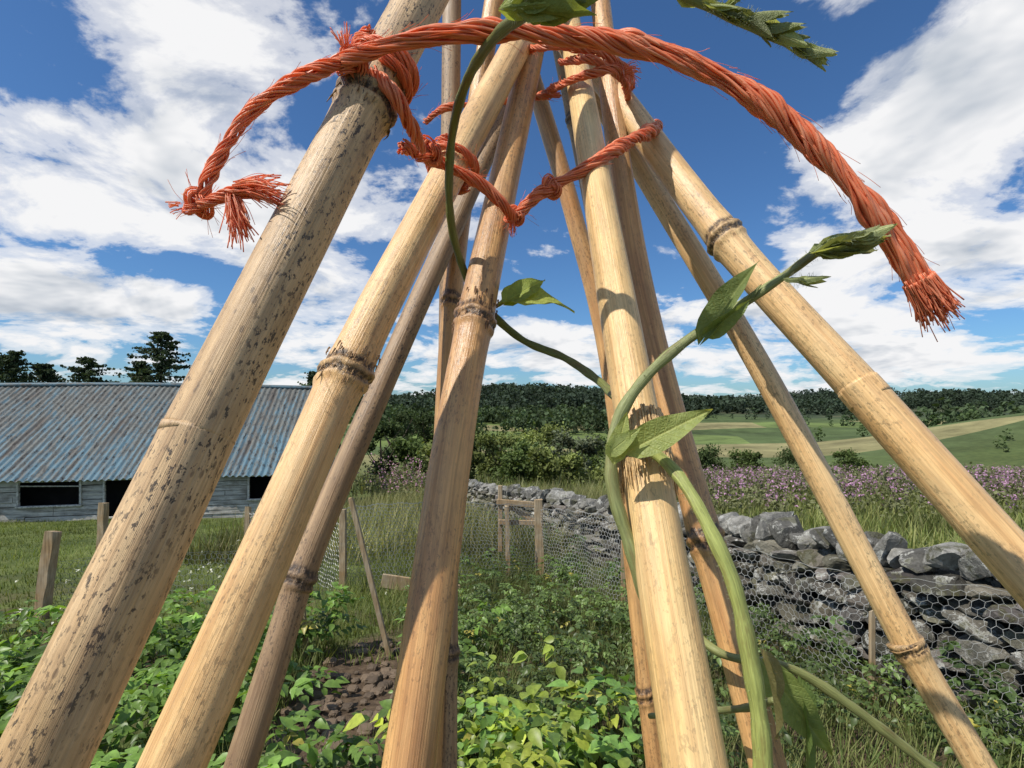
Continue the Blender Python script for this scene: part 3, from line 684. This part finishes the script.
# ---------------------------------------------------------------- fence posts & netting
m,nt=newmat('weathered_wood'); g=nt.n('ShaderNodeTexCoord').outputs['Object']
w1=nt.noise(nt.scalev(g,(60,60,4)),1,5,.6); w2=nt.noise(g,6,3)
col=nt.mix(nt.ramp(w2,[(.35,0),(.65,1)]),(.34,.23,.12),(.42,.34,.23)); col=nt.mix(.8,col,nt.ramp(w1,[(.3,.45),(.7,1.25)]),'MULTIPLY')
finish(nt,col,.85,w1,.6,.004,.2); M_wd=m
def post(name,bx,by,tx,ty,h,w,d=None,below=.15):
    d=d or w; z=float(ground_z(bx,by)); bm=bmesh.new(); n=9
    rings=[]
    for i in range(n):
        f=i/(n-1); zc_=-below+(h+below)*f; cx=(tx-bx)*f; cy=(ty-by)*f
        jr=[bm.verts.new((cx+sx*w/2*(1+random.gauss(0,.03)),cy+sy*d/2*(1+random.gauss(0,.03)),zc_+(random.gauss(0,.01) if i==n-1 else 0))) for sx,sy in((-1,-1),(1,-1),(1,1),(-1,1))]
        rings.append(jr)
    for a,b in zip(rings,rings[1:]):
        for q in range(4): bm.faces.new((a[q],a[(q+1)%4],b[(q+1)%4],b[q]))
    bm.faces.new(rings[-1]); bm.faces.new(rings[0][::-1])
    bmesh.ops.bevel(bm,geom=[e for e in bm.edges if abs((e.verts[0].co-e.verts[1].co).z)>.02],offset=w*.1,segments=1,affect='EDGES')
    me=bpy.data.meshes.new(name); bm.to_mesh(me); bm.free(); me.materials.append(M_wd)
    o=bpy.data.objects.new(name,me); o.location=(bx,by,z); scene.collection.objects.link(o); return o
post('fence_post',-4.62,5.0,-4.48,5.0,.86,.10)
post('fence_post',-6.35,7.9,-6.3,7.9,.92,.10)
post('fence_post',-4.15,8.0,-4.12,8,.85,.07)
post('fence_post',-1.98,6.0,-1.98,6.0,.98,.07)
post('fence_post',.37,6.8,.35,6.8,1.05,.11)
post('fence_post',-.05,6.9,-.07,6.9,.95,.06)
post('fence_post',1.15,5.3,1.15,5.3,.72,.04)
post('fence_post',2.25,3.2,2.25,3.2,.60,.025)
post('wooden_stake',-.92,4.0,-1.26,4.0,1.25,.035)
post('wooden_stake',-1.55,3.9,-1.62,3.9,.8,.03)
def box(name,c,s,rz=0,ry=0,mat=None,parent=None,bev=.006):
    bm=bmesh.new(); bmesh.ops.create_cube(bm,size=1)
    bmesh.ops.scale(bm,vec=s,verts=bm.verts)
    if bev: bmesh.ops.bevel(bm,geom=bm.edges[:],offset=bev,segments=1,affect='EDGES')
    me=bpy.data.meshes.new(name); bm.to_mesh(me); bm.free()
    if mat: me.materials.append(mat)
    o=bpy.data.objects.new(name,me); o.location=c; o.rotation_euler=(0,ry,rz); scene.collection.objects.link(o)
    if parent: o.parent=parent
    return o
gt=empty('wooden_gate')
box('rail_1',(.10,6.96,.36),(.62,.03,.08),0,.08,M_wd,gt)
box('rail_2',(.12,6.97,.10),(.60,.03,.07),0,.02,M_wd,gt)
box('stile',(-.16,7.0,.15),(.06,.05,.9),0,0,M_wd,gt); box('brace',(.12,7.01,.22),(.7,.02,.06),0,.5,M_wd,gt)
gr=float(ground_z(-1,6)); box('timber_board',(-1.05,5.9,gr+.12),(.9,.03,.16),.1,.18,M_wd)
m,nt=newmat('galvanised_wire'); g=nt.n('ShaderNodeNewGeometry').outputs['Position']
finish(nt,nt.ramp(nt.noise(g,5,4),[(.35,(.26,.26,.25)),(.65,(.50,.50,.48))]),.5,metal=.2); M_wr=m
def netting(acc,A,B,h,cell=.05,r=.0011):
    A=np.array(A,float);B=np.array(B,float);L=np.linalg.norm(B-A); d=(B-A)/L; nn=np.array([-d[1],d[0]])
    a=cell/math.sqrt(3); nxc=int(L/cell); nyr=int(h/(1.5*a)); segs=[]
    for j in range(nyr):
        for i in range(nxc):
            cx=(i+.5*(j%2))*cell; cy=j*1.5*a
            p=lambda ang:(cx+a*math.sin(ang),cy+a*math.cos(ang)+a)
            k3=math.pi/3
            for q in (0,1,2): segs.append((p(q*k3),p((q+1)*k3)))
            if j==nyr-1: segs.append((p(5*k3),p(6*k3)))
            if j==0: segs.append((p(3*k3),p(4*k3)))
    for i in range(nxc): segs.append(((i*cell,h),((i+1)*cell,h)))
    sg=np.array(segs)
    def W(q):
        s=q[...,0];zz=q[...,1]; x=A[0]+d[0]*s; y=A[1]+d[1]*s
        bulge=.04*np.sin(s*2.1)*np.sin(zz*4)+.02*np.sin(s*7+zz*5)
        sh=.018*np.sin(zz*9+s*3)+.008*np.sin(zz*31+s*17)
        return np.stack([x+nn[0]*bulge+d[0]*sh,y+nn[1]*bulge+d[1]*sh,ground_z(x,y)+zz*(1+.05*np.sin(s*1.7))+.008*np.sin(s*23+zz*11)],-1)
    E=W(sg); p0,p1=E[:,0],E[:,1]; t=p1-p0; t/=np.linalg.norm(t,axis=1)[:,None]
    n1=np.tile([nn[0],nn[1],0],(len(t),1)); n2=np.cross(t,n1); V=[]
    for P_ in (p0,p1):
        for k_ in range(3):
            an=k_*2.094; V.append(P_+(n1*math.cos(an)+n2*math.sin(an))*r)
    V=np.stack(V,1); n=len(V); b=np.arange(n)[:,None]*6
    F=np.concatenate([b+np.array([k_,(k_+1)%3,3+(k_+1)%3,3+k_])[None] for k_ in range(3)])
    acc.add(V.reshape(-1,3),F)
nw=Acc()
netting(nw,(.37,6.8),(1.15,5.3),.92,.05,.0023); netting(nw,(1.15,5.3),(2.25,3.2),.82,.05,.0016); netting(nw,(2.25,3.2),(3.0,1.75),.82,.05,.0011)
netting(nw,(-1.98,6.0),(.37,6.8),1.0,.05,.0026); netting(nw,(-4.6,5.0),(-1.98,6.0),.55,.06,.0018)
netting(nw,(-1.98,6.0),(-4.15,8.0),.8,.06,.0024)
nw.build('wire_netting_fence',M_wr)
# ---------------------------------------------------------------- barn
barn=empty('barn')
m,nt=newmat('weathered_tin'); L=nt.attr('loc').outputs['Vector']
n1=nt.noise(nt.scalev(L,(2.2,.35,1)),1,6,.7); n2=nt.noise(nt.scalev(L,(7,1.2,1)),1,7,.78); n3=nt.noise(L,18,4,.7)
sL=nt.n('ShaderNodeSeparateXYZ',{0:L})
col=nt.mix(nt.ramp(n3,[(.3,0),(.7,1)]),(.075,.08,.075),(.17,.175,.16))
low=nt.ramp(nt.m('DIVIDE',sL.outputs[1],4),[(0,.16),(.9,-.0)])
col=nt.mix(nt.ramp(nt.m('ADD',n2,nt.m('MULTIPLY',low,.6)),[(.53,0),(.61,.8)]),col,(.09,.19,.25))
col=nt.mix(nt.ramp(n1,[(.53,0),(.63,.7)]),col,(.085,.068,.055))
col=nt.mix(nt.ramp(nt.noise(nt.scalev(L,(10,3.5,1)),1,6,.82),[(.54,0),(.59,.9)]),col,(.028,.026,.025))
col=nt.mix(nt.ramp(nt.noise(nt.scalev(L,(12,2.1,3)),1,6,.82),[(.61,0),(.66,.7)]),col,(.30,.31,.30))
finish(nt,col,.6,n3,.3,.01,.3); M_tin=m
m,nt=newmat('whitewashed_boards'); g=nt.n('ShaderNodeNewGeometry').outputs['Position']
n1=nt.noise(nt.scalev(g,(1.5,1.5,14)),1,6,.7); n2=nt.noise(g,2.2,5,.7)
col=nt.ramp(n1,[(.32,(.14,.135,.12)),(.5,(.42,.41,.38)),(.68,(.68,.67,.63))]); col=nt.mix(nt.ramp(n2,[(.48,0),(.68,.7)]),col,(.18,.16,.135))
finish(nt,col,.85,n1,.5,.01,.2); M_bd=m
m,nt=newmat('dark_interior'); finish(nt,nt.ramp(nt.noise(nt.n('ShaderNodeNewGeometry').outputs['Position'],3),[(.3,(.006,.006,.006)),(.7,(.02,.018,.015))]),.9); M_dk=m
E0=np.array([-13.5,13.5]); E1=np.array([-6.2,15.1]); bd=(E1-E0)/np.linalg.norm(E1-E0); E0=E1-bd*20; Lb=20.0; bn=np.array([-bd[1],bd[0]])
byaw=math.atan2(bd[1],bd[0]); zg=-2.1; ze=-.20; zr=2.32; W2=4.0
def BP(s,t,z): p=E0+bd*s+bn*t; return np.array([p[0],p[1],z])
def roof(name,t0,z0,t1,z1):
    ns=int(Lb/.028); nr=14; V=[];Lc=[]
    s=np.linspace(-.25,Lb+.25,ns)
    for j in range(nr):
        f=j/(nr-1); lap=.012*((f*3)%1)
        for i_ in range(ns):
            zc_=.026*math.sin(s[i_]*2*math.pi/.17)
            sag=-.06*math.sin(s[i_]*.33)*f-.02*math.sin(s[i_]*1.4+f*5)
            V.append(BP(s[i_],t0+(t1-t0)*f+(.03*math.sin(s[i_]*2.3)+.02*math.sin(int(s[i_]/.8)*3.7) if j==0 else 0),z0+(z1-z0)*f+zc_+sag-lap)); Lc.append((s[i_],f*4,0))
    F=[[j*ns+i_,j*ns+i_+1,(j+1)*ns+i_+1,(j+1)*ns+i_] for j in range(nr-1) for i_ in range(ns-1)]
    a=Acc(); a.add(V,F,None,np.array(Lc)); o=a.build(name,M_tin,True); o.parent=barn
roof('roof_front',-.28,ze-.10,W2,zr); roof('roof_back',2*W2+.28,ze-.10,W2,zr)
a=Acc(); P=np.array([BP(s_,W2,zr+.02-.06*math.sin(s_*.33)) for s_ in np.linspace(-.25,Lb+.25,40)]); V,F,L_=tube(P,.08,8); a.add(V,F,None,L_*3); o=a.build('ridge_cap',M_tin,True); o.parent=barn
def spx(px):
    u=(px-512)/512
    return (u*E0[1]-E0[0])/(bd[0]-u*bd[1])
op=[(spx(20),spx(80),-.98,-.36),(spx(106),spx(134),-1.35,-.36),(spx(250),spx(272),-1.0,-.36),(1.5,3.5,-1.0,-.36),(5.5,7,-1.0,-.4)]
rows=np.arange(zg,ze-.02,.135)
for ri,z in enumerate(rows):
    cuts=sorted([(o_[0],o_[1]) for o_ in op if o_[2]<z+.10 and o_[3]>z+.02]); segs=[];s0=0
    for c0,c1 in cuts: segs.append((s0,c0)); s0=c1
    segs.append((s0,Lb))
    for q,(a0,a1) in enumerate(segs):
        x_=a0
        while x_<a1-.02:
            x2=min(a1,x_+rng.uniform(1.6,3.2)); c=BP((x_+x2)/2,-.0+rng.normal()*.006,z+.07+rng.normal()*.007)
            o=box(f'board_{ri}_{q}',c,(x2-x_-.012,.035,.128),byaw,0,M_bd,barn,.004); o.rotation_euler=(-.10,rng.normal()*.003,byaw); x_=x2
box('interior_shade_sheet',BP(Lb/2,.75,(zg+ze)/2),(Lb-.2,.02,ze-zg),byaw,0,M_dk,barn,0)  # near-black sheet painted as the shade inside the barn openings
box('rear_wall',BP(Lb/2,2*W2,(zg+ze)/2),(Lb,.08,ze-zg+.05),byaw,0,M_bd,barn,0)
for s_ in (0.04,Lb-.04):
    V=[BP(s_-.04,.03,zg),BP(s_-.04,2*W2-.05,zg),BP(s_-.04,2*W2-.05,ze-.15),BP(s_-.04,W2,zr-.12),BP(s_-.04,.03,ze-.15)]
    V+=[v+np.array([bd[0],bd[1],0])*.08 for v in V]
    me=bpy.data.meshes.new('gable'); me.from_pydata([tuple(v) for v in V],[],[(0,1,2,3,4),(9,8,7,6,5)]+[(i_,(i_+1)%5,(i_+1)%5+5,i_+5) for i_ in range(5)]); me.materials.append(M_bd)
    o=bpy.data.objects.new('gable_wall',me); scene.collection.objects.link(o); o.parent=barn
m,nt=newmat('pale_frame_paint'); finish(nt,nt.ramp(nt.noise(nt.n('ShaderNodeNewGeometry').outputs['Position'],20,4),[(.35,(.30,.29,.27)),(.6,(.62,.61,.57))]),.8); M_fr=m
for (a0,a1,z0,z1) in op:
    c=(a0+a1)/2; w_=a1-a0
    box('frame_top',BP(c,-.045,z1+.03),(w_+.12,.04,.06),byaw,0,M_fr,barn); box('sill',BP(c,-.055,z0-.03),(w_+.14,.07,.05),byaw,0,M_fr,barn)
    box('jamb_l',BP(a0-.03,-.043,(z0+z1)/2),(.05,.035,z1-z0),byaw,0,M_fr,barn); box('jamb_r',BP(a1+.03,-.043,(z0+z1)/2),(.05,.035,z1-z0),byaw,0,M_fr,barn)
    if w_>.9: box('mid_rail',BP(c,.0,z1-.12),(w_,.03,.03),byaw,.03,M_fr,barn)
# ---------------------------------------------------------------- world
world=bpy.data.worlds.new('World'); scene.world=world; world.use_nodes=True
nt=NT(world.node_tree)
sd=np.array([-.50,-.30,.79]); sd/=np.linalg.norm(sd); el=math.asin(sd[2]); az=math.atan2(sd[0],sd[1])
sky=nt.n('ShaderNodeTexSky'); sky.sky_type='NISHITA'; sky.sun_disc=False; sky.sun_elevation=el; sky.sun_rotation=az%(2*math.pi)
sky.air_density=1.0; sky.dust_density=.6; sky.ozone_density=2.0; sky.altitude=200
d=nt.n('ShaderNodeTexCoord').outputs['Generated']; sx=nt.n('ShaderNodeSeparateXYZ',{0:d}); X,Y,Z=sx.outputs
den=nt.m('MAXIMUM',nt.m('ADD',Z,.24),.03)
px_=nt.m('DIVIDE',X,den); py_=nt.m('DIVIDE',Y,den)
AZ=nt.m('ARCTAN2',X,Y); EL=nt.m('ARCSINE',Z)
def blob(px,py,sx_,sy_,amp):
    u=(px-512)/512; v=(405-py)/512; a=math.atan(u); e=math.atan2(v,math.hypot(1,u)); c2=math.cos(a)
    sa=sx_/512*c2*c2+1e-6; se=sy_/512*c2
    da=nt.m('DIVIDE',nt.m('SUBTRACT',AZ,a),sa); de=nt.m('DIVIDE',nt.m('SUBTRACT',EL,e),se)
    q=nt.m('ADD',nt.m('MULTIPLY',da,da),nt.m('MULTIPLY',de,de))
    return nt.m('MULTIPLY',nt.m('EXPONENT',nt.m('MULTIPLY',q,-1)),amp)
bl=[(80,160,180,70,.24),(100,308,140,30,.28),(920,160,160,110,.28),(990,50,110,50,.08),(860,345,260,40,.12),(580,345,150,36,.16),(330,320,70,45,.10),(260,210,90,35,.10),(190,50,150,40,.06),(430,360,120,22,.06),
    (570,110,130,115,-.26),(130,258,140,15,-.26),(40,25,110,40,-.14),(330,130,60,50,-.08),(735,90,55,80,-.18),(330,252,60,20,-.16),(740,280,50,20,-.10),(220,362,160,8,-.06)]
bias=None
for b_ in bl:
    o_=blob(*b_); bias=o_ if bias is None else nt.m('ADD',bias,o_)
def cl(ox,oy,det):
    v=nt.n('ShaderNodeCombineXYZ',{0:nt.m('ADD',px_,ox),1:nt.m('ADD',py_,oy),2:3.7}).outputs[0]
    a=nt.noise(v,2.2,det,.60,.25)
    return nt.m('ADD',nt.m('MULTIPLY',nt.m('SUBTRACT',a,.5),1.45),.47)
c0=cl(0,0,10); c1=cl(.09,-.13,4)
dn=nt.m('ADD',c0,bias)
alpha=nt.ramp(dn,[(.46,0),(.55,.65),(.66,1)],'EASE')
thick=nt.ramp(dn,[(.60,0),(1.0,1)])
diff=nt.m('SUBTRACT',c0,c1)
sh=nt.m('ADD',nt.m('MULTIPLY',thick,-.62),nt.m('ADD',nt.m('MULTIPLY',diff,1.9),1.0),clamp=True)
ccol=nt.ramp(sh,[(.10,(.32,.37,.45)),(.5,(.57,.62,.69)),(.95,(.98,.98,.99))])
skyc=nt.mix(1.0,sky.outputs[0],(.54,.84,1.14),'MULTIPLY')
b1=nt.n('ShaderNodeBackground',{'Color':skyc,'Strength':.102}); b2=nt.n('ShaderNodeBackground',{'Color':ccol,'Strength':.94})
hz=nt.ramp(Z,[(0,0),(.02,1)])
mx=nt.n('ShaderNodeMixShader',{0:nt.m('MULTIPLY',alpha,hz),1:b1.outputs[0],2:b2.outputs[0]})
nt.n('ShaderNodeOutputWorld',{'Surface':mx.outputs[0]})
# sun
sl=bpy.data.lights.new('sun','SUN'); sl.energy=5.0; sl.angle=math.radians(.5); sl.color=(1,.94,.85)
so=bpy.data.objects.new('sun',sl); so.rotation_euler=Vector(sd).to_track_quat('Z','Y').to_euler(); so.location=(-5,-5,12); scene.collection.objects.link(so)
# camera
cd=bpy.data.cameras.new('camera'); cd.sensor_width=36; cd.lens=18; cd.shift_y=21/1024; cd.clip_start=.01; cd.clip_end=9000
co=bpy.data.objects.new('camera',cd); co.location=(0,0,EYE); co.rotation_euler=(math.radians(90),0,0); scene.collection.objects.link(co); scene.camera=co
scene.view_settings.view_transform='Standard'; scene.view_settings.look='None'; scene.view_settings.exposure=0
